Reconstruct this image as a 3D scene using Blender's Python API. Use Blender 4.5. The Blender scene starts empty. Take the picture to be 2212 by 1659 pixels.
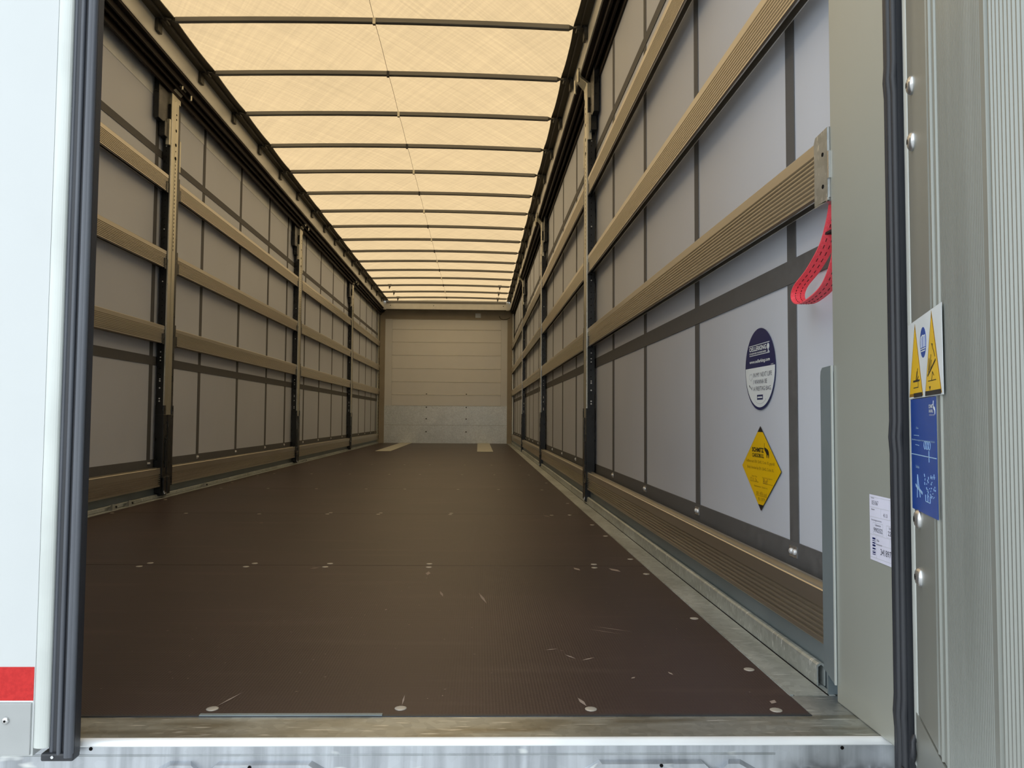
import bpy, math, random
from mathutils import Vector, Matrix

random.seed(7)
SC = bpy.context.scene
COL = SC.collection

# ------------------------------------------------------------------ camera
def make_camera():
    cx, cy, cz = 0.6543, -1.3059, 0.4944
    yaw, pit, rol, f = 0.0243, 0.0475, 0.0076, 1664.56
    cyw, syw, cp, sp = math.cos(yaw), math.sin(yaw), math.cos(pit), math.sin(pit)
    fw = Vector((syw * cp, cyw * cp, sp))
    r0 = Vector((cyw, -syw, 0))
    u0 = r0.cross(fw)
    r = r0 * math.cos(rol) + u0 * math.sin(rol)
    u = -r0 * math.sin(rol) + u0 * math.cos(rol)
    cam = bpy.data.cameras.new('camera')
    o = bpy.data.objects.new('camera', cam)
    COL.objects.link(o)
    m = Matrix((r, u, -fw)).transposed().to_4x4()
    m.translation = Vector((cx, cy, cz))
    o.matrix_world = m
    cam.sensor_fit = 'HORIZONTAL'
    cam.sensor_width = 36.0
    cam.lens = f * 36.0 / 2212.0
    cam.shift_x = 32.15 / 2212.0
    cam.shift_y = -5.76 / 2212.0
    cam.clip_start = 0.02
    cam.clip_end = 200
    SC.camera = o
make_camera()

# ------------------------------------------------------------------ light
SC.view_settings.view_transform = 'Standard'
SC.view_settings.look = 'None'
SC.view_settings.exposure = 0.12
SC.view_settings.gamma = 1.0
SC.view_settings.use_curve_mapping = False
SC.cycles.max_bounces = 10
SC.cycles.diffuse_bounces = 7
SC.cycles.glossy_bounces = 5
SC.cycles.transmission_bounces = 6
SC.cycles.transparent_max_bounces = 8
SC.cycles.sample_clamp_indirect = 8.0

W = bpy.data.worlds.new('overcast sky')
SC.world = W
W.use_nodes = True
wn, wl = W.node_tree.nodes, W.node_tree.links
wn.clear()
wo = wn.new('ShaderNodeOutputWorld')
wb = wn.new('ShaderNodeBackground')
wt = wn.new('ShaderNodeTexCoord')
ws = wn.new('ShaderNodeSeparateXYZ')
wr = wn.new('ShaderNodeValToRGB')
wl.new(wt.outputs['Generated'], ws.inputs[0])
wl.new(ws.outputs['Z'], wr.inputs[0])
wr.color_ramp.elements[0].position = 0.0
wr.color_ramp.elements[0].color = (0.93, 0.975, 1.0, 1)
wr.color_ramp.elements[1].position = 0.8
wr.color_ramp.elements[1].color = (0.84, 0.93, 1.0, 1)
wl.new(wr.outputs[0], wb.inputs['Color'])
wb.inputs['Strength'].default_value = 2.0
wl.new(wb.outputs[0], wo.inputs[0])

sun = bpy.data.lights.new('sun', 'SUN')
sun.energy = 2.6
sun.angle = math.radians(3.0)
sun.color = (1.0, 0.94, 0.84)
so = bpy.data.objects.new('sun', sun)
COL.objects.link(so)
so.rotation_euler = Vector((0.70, -0.45, -0.55)).to_track_quat('-Z', 'Y').to_euler()

# ------------------------------------------------------------------ materials
def nodes(name):
    m = bpy.data.materials.new(name)
    m.use_nodes = True
    nt = m.node_tree
    return m, nt, nt.nodes, nt.links, nt.nodes['Principled BSDF']

def noise_mat(name, c0, c1, scale=(4, 4, 4), detail=4, rough=(0.4, 0.6), metal=0.0, bump=0.0, bscale=60, spec=0.5):
    """two-tone noise over an object's own coordinates, optional fine bump"""
    m, nt, N, L, P = nodes(name)
    tc = N.new('ShaderNodeTexCoord')
    mp = N.new('ShaderNodeMapping')
    mp.inputs['Scale'].default_value = scale
    L.new(tc.outputs['Object'], mp.inputs[0])
    nz = N.new('ShaderNodeTexNoise')
    nz.inputs['Scale'].default_value = 1.0
    nz.inputs['Detail'].default_value = detail
    L.new(mp.outputs[0], nz.inputs[0])
    cr = N.new('ShaderNodeValToRGB')
    cr.color_ramp.elements[0].position = 0.35
    cr.color_ramp.elements[1].position = 0.65
    cr.color_ramp.elements[0].color = (*c0, 1)
    cr.color_ramp.elements[1].color = (*c1, 1)
    L.new(nz.outputs[0], cr.inputs[0])
    L.new(cr.outputs[0], P.inputs['Base Color'])
    mr = N.new('ShaderNodeMapRange')
    mr.inputs[1].default_value = 0.3
    mr.inputs[2].default_value = 0.7
    mr.inputs[3].default_value = rough[0]
    mr.inputs[4].default_value = rough[1]
    L.new(nz.outputs[0], mr.inputs[0])
    L.new(mr.outputs[0], P.inputs['Roughness'])
    P.inputs['Metallic'].default_value = metal
    P.inputs['Specular IOR Level'].default_value = spec
    if bump:
        n2 = N.new('ShaderNodeTexNoise')
        n2.inputs['Scale'].default_value = bscale
        n2.inputs['Detail'].default_value = 3
        L.new(tc.outputs['Object'], n2.inputs[0])
        b = N.new('ShaderNodeBump')
        b.inputs['Strength'].default_value = bump
        b.inputs['Distance'].default_value = 0.002
        L.new(n2.outputs[0], b.inputs['Height'])
        L.new(b.outputs[0], P.inputs['Normal'])
    return m

def galvanised(name, tint=(0.52, 0.55, 0.56), dark=(0.36, 0.38, 0.38), rough=(0.32, 0.55), metal=0.85, streak=(7, 7, 7), spangle=0.1):
    """zinc spangle over cloudy stains with fine pale scratches"""
    m, nt, N, L, P = nodes(name)
    tc = N.new('ShaderNodeTexCoord')
    vo = N.new('ShaderNodeTexVoronoi')
    vo.inputs['Scale'].default_value = 70
    L.new(tc.outputs['Object'], vo.inputs['Vector'])
    mp = N.new('ShaderNodeMapping')
    mp.inputs['Scale'].default_value = streak
    L.new(tc.outputs['Object'], mp.inputs[0])
    nz = N.new('ShaderNodeTexNoise')
    nz.inputs['Scale'].default_value = 1.0
    nz.inputs['Detail'].default_value = 6
    nz.inputs['Distortion'].default_value = 0.6
    L.new(mp.outputs[0], nz.inputs[0])
    cr = N.new('ShaderNodeValToRGB')
    cr.color_ramp.elements[0].position = 0.36
    cr.color_ramp.elements[1].position = 0.62
    cr.color_ramp.elements[0].color = (*dark, 1)
    cr.color_ramp.elements[1].color = (*tint, 1)
    L.new(nz.outputs[0], cr.inputs[0])
    hs = N.new('ShaderNodeHueSaturation')
    mr = N.new('ShaderNodeMapRange')
    mr.inputs[3].default_value = 1 - spangle
    mr.inputs[4].default_value = 1 + spangle
    sp = N.new('ShaderNodeSeparateColor')
    L.new(vo.outputs['Color'], sp.inputs[0])
    L.new(sp.outputs[0], mr.inputs[0])
    L.new(mr.outputs[0], hs.inputs['Value'])
    L.new(cr.outputs[0], hs.inputs['Color'])
    # scratches
    wm = N.new('ShaderNodeMapping')
    wm.inputs['Rotation'].default_value = (0, 0, 0.5)
    wm.inputs['Scale'].default_value = (14, 130, 40)
    L.new(tc.outputs['Object'], wm.inputs[0])
    ns = N.new('ShaderNodeTexNoise')
    ns.inputs['Scale'].default_value = 1.0
    ns.inputs['Detail'].default_value = 2
    L.new(wm.outputs[0], ns.inputs[0])
    cs = N.new('ShaderNodeValToRGB')
    cs.color_ramp.elements[0].position = 0.63
    cs.color_ramp.elements[1].position = 0.70
    L.new(ns.outputs[0], cs.inputs[0])
    mx = N.new('ShaderNodeMix')
    mx.data_type = 'RGBA'
    L.new(cs.outputs[0], mx.inputs[0])
    L.new(hs.outputs[0], mx.inputs[6])
    mx.inputs[7].default_value = (0.78, 0.80, 0.79, 1)
    L.new(mx.outputs[2], P.inputs['Base Color'])
    m2 = N.new('ShaderNodeMapRange')
    m2.inputs[3].default_value = rough[0]
    m2.inputs[4].default_value = rough[1]
    L.new(nz.outputs[0], m2.inputs[0])
    L.new(m2.outputs[0], P.inputs['Roughness'])
    P.inputs['Metallic'].default_value = metal
    b = N.new('ShaderNodeBump')
    b.inputs['Strength'].default_value = 0.12
    b.inputs['Distance'].default_value = 0.001
    L.new(nz.outputs[0], b.inputs['Height'])
    L.new(b.outputs[0], P.inputs['Normal'])
    return m

def floor_mat():
    """dark brown film-faced plywood: fine pressed grid, dull scuffs, tiny pale specks"""
    m, nt, N, L, P = nodes('brown film faced plywood')
    tc = N.new('ShaderNodeTexCoord')
    nz = N.new('ShaderNodeTexNoise')
    nz.inputs['Scale'].default_value = 1.3
    nz.inputs['Detail'].default_value = 6
    L.new(tc.outputs['Object'], nz.inputs[0])
    cr = N.new('ShaderNodeValToRGB')
    cr.color_ramp.elements[0].position = 0.3
    cr.color_ramp.elements[1].position = 0.7
    cr.color_ramp.elements[0].color = (0.029, 0.0165, 0.0170, 1)
    cr.color_ramp.elements[1].color = (0.050, 0.028, 0.0275, 1)
    L.new(nz.outputs[0], cr.inputs[0])
    # specks
    vo = N.new('ShaderNodeTexVoronoi')
    vo.inputs['Scale'].default_value = 16
    L.new(tc.outputs['Object'], vo.inputs['Vector'])
    sc = N.new('ShaderNodeSeparateColor')
    L.new(vo.outputs['Color'], sc.inputs[0])
    rad = N.new('ShaderNodeMath'); rad.operation = 'POWER'
    L.new(sc.outputs[0], rad.inputs[0]); rad.inputs[1].default_value = 9.0
    rm = N.new('ShaderNodeMath'); rm.operation = 'MULTIPLY'
    L.new(rad.outputs[0], rm.inputs[0]); rm.inputs[1].default_value = 0.035
    lt = N.new('ShaderNodeMath'); lt.operation = 'LESS_THAN'
    L.new(vo.outputs['Distance'], lt.inputs[0]); L.new(rm.outputs[0], lt.inputs[1])
    mx = N.new('ShaderNodeMix'); mx.data_type = 'RGBA'
    L.new(lt.outputs[0], mx.inputs[0]); L.new(cr.outputs[0], mx.inputs[6])
    mx.inputs[7].default_value = (0.5, 0.42, 0.36, 1)
    # broad pale wear streaks
    mp = N.new('ShaderNodeMapping'); mp.inputs['Scale'].default_value = (1.2, 9, 1)
    L.new(tc.outputs['Object'], mp.inputs[0])
    n3 = N.new('ShaderNodeTexNoise'); n3.inputs['Scale'].default_value = 1.5; n3.inputs['Detail'].default_value = 5
    L.new(mp.outputs[0], n3.inputs[0])
    c3 = N.new('ShaderNodeValToRGB'); c3.color_ramp.elements[0].position = 0.55; c3.color_ramp.elements[1].position = 0.85
    c3.color_ramp.elements[1].color = (0.5, 0.5, 0.5, 1)
    L.new(n3.outputs[0], c3.inputs[0])
    m3 = N.new('ShaderNodeMix'); m3.data_type = 'RGBA'
    L.new(c3.outputs[0], m3.inputs[0]); L.new(mx.outputs[2], m3.inputs[6])
    m3.inputs[7].default_value = (0.12, 0.08, 0.07, 1)
    L.new(m3.outputs[2], P.inputs['Base Color'])
    P.inputs['Roughness'].default_value = 0.42
    P.inputs['Specular IOR Level'].default_value = 0.5
    # pressed anti-slip grid
    w1 = N.new('ShaderNodeTexWave'); w1.wave_type = 'BANDS'; w1.bands_direction = 'X'; w1.inputs['Scale'].default_value = 55
    w2 = N.new('ShaderNodeTexWave'); w2.wave_type = 'BANDS'; w2.bands_direction = 'Y'; w2.inputs['Scale'].default_value = 55
    L.new(tc.outputs['Object'], w1.inputs[0]); L.new(tc.outputs['Object'], w2.inputs[0])
    ad = N.new('ShaderNodeMath'); ad.operation = 'MAXIMUM'
    L.new(w1.outputs['Fac'], ad.inputs[0]); L.new(w2.outputs['Fac'], ad.inputs[1])
    b = N.new('ShaderNodeBump'); b.inputs['Strength'].default_value = 0.25; b.inputs['Distance'].default_value = 0.0008
    L.new(ad.outputs[0], b.inputs['Height'])
    L.new(b.outputs[0], P.inputs['Normal'])
    return m

def canvas_mat():
    """woven translucent roof tarpaulin with diagonal creases"""
    m = bpy.data.materials.new('cream translucent roof canvas')
    m.use_nodes = True
    nt = m.node_tree; N, L = nt.nodes, nt.links
    N.clear()
    out = N.new('ShaderNodeOutputMaterial')
    tc = N.new('ShaderNodeTexCoord')
    def crease(rot, sc, lo, hi):
        mp = N.new('ShaderNodeMapping')
        m0 = N.new('ShaderNodeMapping')
        m0.inputs['Rotation'].default_value = (0, 0, rot)
        L.new(tc.outputs['Object'], m0.inputs[0])
        mp.inputs['Scale'].default_value = sc
        L.new(m0.outputs[0], mp.inputs[0])
        nz = N.new('ShaderNodeTexNoise'); nz.inputs['Scale'].default_value = 1; nz.inputs['Detail'].default_value = 5
        nz.inputs['Roughness'].default_value = 0.7
        L.new(mp.outputs[0], nz.inputs[0])
        r = N.new('ShaderNodeMapRange')
        r.inputs[1].default_value = 0.3; r.inputs[2].default_value = 0.7
        r.inputs[3].default_value = lo; r.inputs[4].default_value = hi
        L.new(nz.outputs[0], r.inputs[0])
        return r
    a = crease(math.radians(-52), (0.8, 60, 1), 0.88, 1.07)
    c = crease(math.radians(58), (0.8, 52, 1), 0.91, 1.06)
    d = crease(0, (2.2, 2.2, 1), 0.95, 1.05)
    mu = N.new('ShaderNodeMath'); mu.operation = 'MULTIPLY'
    L.new(a.outputs[0], mu.inputs[0]); L.new(c.outputs[0], mu.inputs[1])
    m2 = N.new('ShaderNodeMath'); m2.operation = 'MULTIPLY'
    L.new(mu.outputs[0], m2.inputs[0]); L.new(d.outputs[0], m2.inputs[1])
    def tinted(col):
        v = N.new('ShaderNodeVectorMath'); v.operation = 'SCALE'
        v.inputs[0].default_value = col
        L.new(m2.outputs[0], v.inputs['Scale'])
        return v
    tr = N.new('ShaderNodeBsdfTranslucent')
    di = N.new('ShaderNodeBsdfDiffuse')
    tp = N.new('ShaderNodeBsdfTransparent')
    L.new(tinted((0.475, 0.325, 0.168)).outputs[0], tr.inputs['Color'])
    L.new(tinted((0.70, 0.50, 0.28)).outputs[0], di.inputs['Color'])
    tp.inputs['Color'].default_value = (1.0, 0.82, 0.55, 1)
    b = N.new('ShaderNodeBump'); b.inputs['Strength'].default_value = 0.4; b.inputs['Distance'].default_value = 0.004
    L.new(mu.outputs[0], b.inputs['Height'])
    L.new(b.outputs[0], tr.inputs['Normal']); L.new(b.outputs[0], di.inputs['Normal'])
    mx = N.new('ShaderNodeAddShader')
    mz = N.new('ShaderNodeMixShader'); mz.inputs[0].default_value = 0.28
    L.new(tr.outputs[0], mz.inputs[1]); L.new(di.outputs[0], mz.inputs[2])
    m3 = N.new('ShaderNodeMixShader'); m3.inputs[0].default_value = 0.05
    L.new(mz.outputs[0], m3.inputs[1]); L.new(tp.outputs[0], m3.inputs[2])
    N.remove(mx)
    L.new(m3.outputs[0], out.inputs[0])
    return m

def flat(name, c, rough=0.45, metal=0.0, spec=0.5, var=0.05):
    c0 = tuple(x * (1 - var) for x in c); c1 = tuple(min(1, x * (1 + var)) for x in c)
    return noise_mat(name, c0, c1, (9, 9, 9), 3, (rough * 0.9, rough * 1.1), metal, spec=spec)

M = dict(
    curtain=noise_mat('grey PVC side curtain', (0.575, 0.61, 0.69), (0.615, 0.65, 0.73), (1.5, 1.5, 1.5), 3, (0.42, 0.5), bump=0.05, bscale=900),
    strap=noise_mat('dark grey webbing strap', (0.095, 0.095, 0.097), (0.115, 0.114, 0.115), (40, 40, 40), 2, (0.6, 0.75), bump=0.3, bscale=700),
    slat=noise_mat('anodised aluminium slat', (0.60, 0.565, 0.50), (0.66, 0.62, 0.545), (20, 0.8, 20), 3, (0.30, 0.40), 0.93),
    galv=galvanised('galvanised steel'),
    rail=galvanised('galvanised floor rail', (0.56, 0.60, 0.59), (0.42, 0.45, 0.43), (0.38, 0.55), 0.6, (6, 3, 6)),
    sill=galvanised('scratched galvanised sill', (0.50, 0.53, 0.52), (0.32, 0.31, 0.26), (0.25, 0.5), 0.85, (5, 22, 9)),
    sillface=galvanised('galvanised sill face', (0.56, 0.59, 0.63), (0.36, 0.38, 0.41), (0.3, 0.5), 0.7, (38, 4, 2.2), 0.03),
    edge_glint=flat('steel edge with painted glint', (0.92, 0.94, 0.96), 0.35, 0.2),  # near-white base paints in the sky's glint along the rounded sill edge
    blue_galv=noise_mat('slate coloured zinc sheet', (0.24, 0.295, 0.32), (0.30, 0.355, 0.38), (5, 5, 1.5), 4, (0.38, 0.5), 0.5),
    black=noise_mat('black coated steel', (0.006, 0.007, 0.008), (0.012, 0.013, 0.015), (12, 12, 12), 3, (0.22, 0.4)),
    hole=flat('dark hole', (0.006, 0.005, 0.005), 0.8, spec=0.1),
    post=noise_mat('zinc plated post strip', (0.60, 0.58, 0.48), (0.68, 0.65, 0.54), (14, 14, 2.5), 4, (0.28, 0.4), 0.88),
    bow=noise_mat('grey steel roof bow', (0.15, 0.147, 0.135), (0.20, 0.195, 0.175), (3, 30, 30), 3, (0.35, 0.5), 0.55),
    bracket=noise_mat('dark steel bracket', (0.06, 0.055, 0.045), (0.09, 0.085, 0.07), (20, 20, 20), 3, (0.35, 0.5), 0.5),
    railin=noise_mat('pale aluminium roof rail', (0.72, 0.71, 0.66), (0.78, 0.77, 0.71), (10, 0.6, 10), 3, (0.35, 0.5), 0.35),
    raildark=noise_mat('dark curtain track', (0.018, 0.013, 0.010), (0.03, 0.022, 0.018), (20, 1, 20), 3, (0.5, 0.7), 0.0, spec=0.2),
    scallop=noise_mat('dark sliding roof track', (0.085, 0.075, 0.05), (0.13, 0.115, 0.08), (12, 3, 12), 4, (0.4, 0.6), 0.4),
    canvas=canvas_mat(),
    floor=floor_mat(),
    rivet=flat('pale screw head', (0.50, 0.47, 0.42), 0.4, 0.3),
    scuff=flat('pale scuff', (0.34, 0.27, 0.23), 0.6),
    plate=noise_mat('worn light floor plate', (0.56, 0.55, 0.47), (0.66, 0.65, 0.56), (3, 3, 3), 5, (0.4, 0.6), 0.3),
    white=flat('white lacquered door skin', (0.60, 0.625, 0.63), 0.32, var=0.008),
    whiteedge=flat('off-white aluminium edge', (0.60, 0.635, 0.615), 0.35, 0.15),
    rubber=noise_mat('black rubber seal', (0.022, 0.024, 0.03), (0.035, 0.038, 0.046), (30, 30, 4), 4, (0.35, 0.5), bump=0.1, bscale=200),
    seal=noise_mat('dusty grey rubber seal', (0.075, 0.082, 0.10), (0.10, 0.11, 0.13), (40, 40, 5), 5, (0.32, 0.48), bump=0.1, bscale=200),
    alu=noise_mat('anodised grey aluminium', (0.31, 0.325, 0.30), (0.345, 0.36, 0.335), (16, 16, 1), 3, (0.34, 0.44), 0.45),
    pillar=noise_mat('grey green painted pillar', (0.37, 0.385, 0.345), (0.40, 0.415, 0.375), (2, 2, 2), 3, (0.28, 0.34), 0.25),
    lowgrey=flat('light grey steel plate', (0.42, 0.435, 0.435), 0.4, 0.1),
    red=noise_mat('red reflective tape', (0.50, 0.004, 0.004), (0.58, 0.010, 0.009), (220, 220, 220), 1, (0.3, 0.4)),
    bolt=flat('zinc bolt', (0.62, 0.62, 0.62), 0.28, 0.85),
    whitedot=flat('bright zinc rivet', (0.75, 0.76, 0.78), 0.3, 0.4),
    web=noise_mat('red webbing', (0.95, 0.07, 0.10), (0.97, 0.12, 0.15), (300, 300, 300), 1, (0.55, 0.7), bump=0.35, bscale=900),
    stitch=flat('black stitching', (0.02, 0.01, 0.01), 0.8),
    bulk=noise_mat('beige grey bulkhead panel', (0.84, 0.83, 0.79), (0.87, 0.86, 0.82), (2, 2, 2), 3, (0.35, 0.45), 0.2),
    bulkside=noise_mat('pale bulkhead margin', (0.78, 0.78, 0.75), (0.82, 0.82, 0.79), (2, 2, 2), 3, (0.35, 0.45), 0.2),
    kick=galvanised('galvanised kick plate', (0.80, 0.84, 0.84), (0.72, 0.76, 0.75), (0.3, 0.42), 0.5, (3, 3, 3)),
    frame=noise_mat('brownish bulkhead frame', (0.36, 0.31, 0.23), (0.40, 0.35, 0.265), (4, 4, 4), 3, (0.4, 0.5), 0.2),
    s_navy=flat('navy print', (0.006, 0.014, 0.10), 0.3),
    s_white=flat('white sticker', (0.80, 0.85, 0.88), 0.3),
    s_lilac=flat('white paper label', (0.72, 0.72, 0.86), 0.35),
    s_yellow=flat('yellow sticker', (0.86, 0.53, 0.0), 0.3),
    s_black=flat('black print', (0.012, 0.010, 0.010), 0.4),
    s_grey=flat('grey print', (0.10, 0.10, 0.13), 0.5),
    s_pale=flat('pale grey print', (0.5, 0.52, 0.56), 0.5),
    s_blue=flat('blue sticker', (0.0, 0.055, 0.35), 0.3),
    s_lblue=flat('pale blue print', (0.40, 0.62, 0.85), 0.4),
    s_brown=flat('brown print', (0.28, 0.15, 0.01), 0.5),
    ground=noise_mat('pale concrete yard', (0.36, 0.37, 0.37), (0.44, 0.45, 0.45), (1.2, 1.2, 1.2), 6, (0.7, 0.9), bump=0.2, bscale=30),
    outer=flat('white outer body', (0.7, 0.73, 0.74), 0.4),
)

# ------------------------------------------------------------------ mesh helpers
class MB:
    """collects shapes in world coordinates and links them as one mesh object"""
    def __init__(self):
        self.v = []; self.f = []; self.smooth = set()
    def add(self, vs, fs, smooth=False):
        n = len(self.v)
        self.v += [Vector(p) for p in vs]
        for f in fs:
            if smooth: self.smooth.add(len(self.f))
            self.f.append(tuple(i + n for i in f))
        return self
    def box(self, x0, x1, y0, y1, z0, z1):
        x0, x1 = sorted((x0, x1)); y0, y1 = sorted((y0, y1)); z0, z1 = sorted((z0, z1))
        vs = [(x, y, z) for x in (x0, x1) for y in (y0, y1) for z in (z0, z1)]
        fs = [(0, 1, 3, 2), (4, 6, 7, 5), (0, 4, 5, 1), (2, 3, 7, 6), (0, 2, 6, 4), (1, 5, 7, 3)]
        return self.add(vs, fs)
    def loft(self, rings, closed=True, caps=True, smooth=False):
        n = len(rings[0]); base = len(self.v)
        vs = [p for r in rings for p in r]; fs = []
        for i in range(len(rings) - 1):
            for j in range(n if closed else n - 1):
                k = (j + 1) % n
                fs.append((i * n + j, i * n + k, (i + 1) * n + k, (i + 1) * n + j))
        self.add(vs, fs, smooth)
        if caps and closed:
            self.add([rings[0][i] for i in range(n)][::-1], [tuple(range(n))])
            self.add(rings[-1], [tuple(range(n))])
        return self
    def prism(self, sec, axis, a, b, smooth=False):
        """section given in the two other axes, in order x,y,z; extruded along axis from a to b"""
        def p(s, t):
            return {'x': (t, s[0], s[1]), 'y': (s[0], t, s[1]), 'z': (s[0], s[1], t)}[axis]
        return self.loft([[p(s, a) for s in sec], [p(s, b) for s in sec]], smooth=smooth)
    def cyl(self, p0, p1, r0, r1=None, n=12, smooth=True):
        p0, p1 = Vector(p0), Vector(p1); r1 = r0 if r1 is None else r1
        d = (p1 - p0).normalized()
        a = d.orthogonal().normalized(); b = d.cross(a)
        c = [(math.cos(2 * math.pi * i / n), math.sin(2 * math.pi * i / n)) for i in range(n)]
        return self.loft([[p0 + (a * x + b * y) * r0 for x, y in c], [p1 + (a * x + b * y) * r1 for x, y in c]], smooth=smooth)
    def tube(self, pts, r, n=8):
        pts = [Vector(p) for p in pts]; rings = []
        ref = None
        for i, p in enumerate(pts):
            d = (pts[min(i + 1, len(pts) - 1)] - pts[max(i - 1, 0)]).normalized()
            if ref is None: ref = d.orthogonal().normalized()
            a = (ref - d * ref.dot(d)).normalized(); ref = a; b = d.cross(a)
            rr = r[i] if isinstance(r, (list, tuple)) else r
            rings.append([p + (a * math.cos(2 * math.pi * k / n) + b * math.sin(2 * math.pi * k / n)) * rr for k in range(n)])
        return self.loft(rings, smooth=True)
    def dome(self, c, nrm, r, h, n=14):
        """button head"""
        c = Vector(c); d = Vector(nrm).normalized(); a = d.orthogonal().normalized(); b = d.cross(a)
        rings = []
        for rr, hh in ((1, 0), (1, .25), (.9, .6), (.65, .88), (.3, 1)):
            rings.append([c + d * (h * hh) + (a * math.cos(2 * math.pi * k / n) + b * math.sin(2 * math.pi * k / n)) * (r * rr) for k in range(n)])
        return self.loft(rings, smooth=True)
    def disc(self, c, nrm, r, t=0.001, n=14, sx=1.0):
        c = Vector(c); d = Vector(nrm).normalized(); a = d.orthogonal().normalized(); b = d.cross(a)
        return self.loft([[c + d * q + (a * math.cos(2 * math.pi * k / n) * sx + b * math.sin(2 * math.pi * k / n)) * r for k in range(n)] for q in (0, t)])
    def build(self, name, mat, parent=None, kind=None, label=None, bevel=0):
        me = bpy.data.meshes.new(name)
        off = Vector((0, 0, 0))
        q = parent
        while q is not None:
            off += q.location; q = q.parent
        me.from_pydata([tuple(p - off) for p in self.v], [], self.f)
        me.materials.append(M[mat] if isinstance(mat, str) else mat)
        for i in self.smooth: me.polygons[i].use_smooth = True
        me.validate(); me.update()
        o = bpy.data.objects.new(name, me)
        COL.objects.link(o)
        if parent: o.parent = parent
        if kind: o['kind'] = kind
        if label: o['label'] = label
        if bevel:
            md = o.modifiers.new('bevel', 'BEVEL'); md.width = bevel; md.segments = 2; md.limit_method = 'ANGLE'
        return o

def root(name, loc, label, cat, group=None, kind=None):
    o = bpy.data.objects.new(name, None)
    COL.objects.link(o)
    o.location = loc; o.empty_display_size = 0.05
    o['label'] = label; o['category'] = cat
    if group: o['group'] = group
    if kind: o['kind'] = kind
    return o

class Face:
    """a flat printed face: origin, right vector, up vector, outward normal (world)"""
    def __init__(self, o, u, n):
        self.o = Vector(o); self.u = Vector(u).normalized(); self.n = Vector(n).normalized(); self.w = Vector((0, 0, 1))
    def p(self, a, b, h=0): return self.o + self.u * a + self.w * b + self.n * h
    def poly(self, mb, pts, h0, h1):
        return mb.loft([[self.p(a, b, h0) for a, b in pts], [self.p(a, b, h1) for a, b in pts]])
    def rect(self, mb, a0, a1, b0, b1, h0, h1):
        return self.poly(mb, [(a0, b0), (a1, b0), (a1, b1), (a0, b1)], h0, h1)
    def line(self, mb, a0, b0, a1, b1, w, h0, h1):
        d = Vector((a1 - a0, b1 - b0)); d.normalize(); q = Vector((-d.y, d.x)) * w / 2
        return self.poly(mb, [(a0 - q.x, b0 - q.y), (a1 - q.x, b1 - q.y), (a1 + q.x, b1 + q.y), (a0 + q.x, b0 + q.y)], h0, h1)
    def text(self, mb, s, a0, a1, b0, b1, h, bold=0.0):
        c = bpy.data.curves.new('t', 'FONT'); c.body = s; c.offset = bold; c.resolution_u = 2
        t = bpy.data.objects.new('t', c); COL.objects.link(t)
        dg = bpy.context.evaluated_depsgraph_get(); dg.update()
        me = bpy.data.meshes.new_from_object(t.evaluated_get(dg))
        vs = [v.co.copy() for v in me.vertices]; fs = [tuple(p.vertices) for p in me.polygons]
        bpy.data.objects.remove(t); bpy.data.curves.remove(c); bpy.data.meshes.remove(me)
        if not vs: return mb
        x0 = min(v.x for v in vs); x1 = max(v.x for v in vs); y0 = min(v.y for v in vs); y1 = max(v.y for v in vs)
        out = [self.p(a0 + (v.x - x0) / (x1 - x0) * (a1 - a0), b0 + (v.y - y0) / (y1 - y0) * (b1 - b0), h) for v in vs]
        return mb.add(out, fs)

# ------------------------------------------------------------------ main dimensions
XL, XR = -1.24, 1.29             # inner faces of slats and posts
CL, CR = -1.295, 1.345           # inner faces of the curtains
LEN = 13.6
FX0, FX1 = -1.22, 1.218          # plywood edges
POSTS = {'l': (3.375, 6.77, 10.17), 'r': (3.17, 6.45, 9.80)}
PW = 0.14                        # post width along the trailer
ORD = ('nearest', 'middle', 'farthest')

# ------------------------------------------------------------------ ground outside
g = MB().box(-30, 30, -30, 40, -1.35, -1.25).build('ground', 'ground', kind='structure')
g['label'] = 'pale concrete yard outside the trailer'; g['category'] = 'ground'

# ------------------------------------------------------------------ floor
SEAMS = [0.0, 1.30, 2.68, 4.07, 5.45, 6.83, 8.21, 9.59, 10.97, 12.35, LEN]
fl = root('floor', (0, 0, 0), 'dark brown plywood load floor of the trailer with rows of screw heads', 'floor', kind='structure')
for i in range(len(SEAMS) - 1):
    MB().box(FX0, FX1, SEAMS[i] + (0.002 if i else 0), SEAMS[i + 1] - 0.0015, -0.03, 0.0).build('plywood_sheet', 'floor', fl)
MB().box(FX0 - 0.01, FX1, 0.0, LEN, -0.06, -0.031).build('underfloor', 'hole', fl)
RIV = [(-1.06, .03), (-.74, .03), (-.42, .03), (-.11, .03), (.21, .032), (.527, .033), (.851, .028), (1.167, .022), (1.196, .235), (1.196, .624), (1.196, 1.17), (1.196, 1.428), (1.196, 1.96), (1.19, 2.3),
       (-.451, 1.272), (-.440, 1.330), (-.104, 1.272), (-.092, 1.33), (.155, 1.272), (.16, 1.33), (.496, 1.272), (.494, 1.33), (1.045, 1.272), (1.052, 1.33), (-.80, 1.272), (-.79, 1.33), (-1.12, 1.28),
       (-1.19, 2.66), (-.82, 2.66), (-.449, 2.65), (-.108, 2.66), (-.10, 2.71), (.15, 2.66), (.157, 2.71), (.516, 2.66), (.52, 2.71), (1.035, 2.65), (1.128, 2.66),
       (-1.18, 3.3), (-1.17, 4.5), (-1.18, 5.2), (1.18, 3.2), (1.18, 4.6)]
for y in (4.07, 5.45, 6.83):
    for x in (-1.1, -.78, -.45, -.11, .155, .52, .80, 1.10):
        RIV.append((x, y - 0.03))
rm0 = MB().dome((0, 0, 0), (0, 0, 1), 0.0105, 0.0015, 12)
r0 = rm0.build('screw_head', 'rivet', fl)
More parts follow.
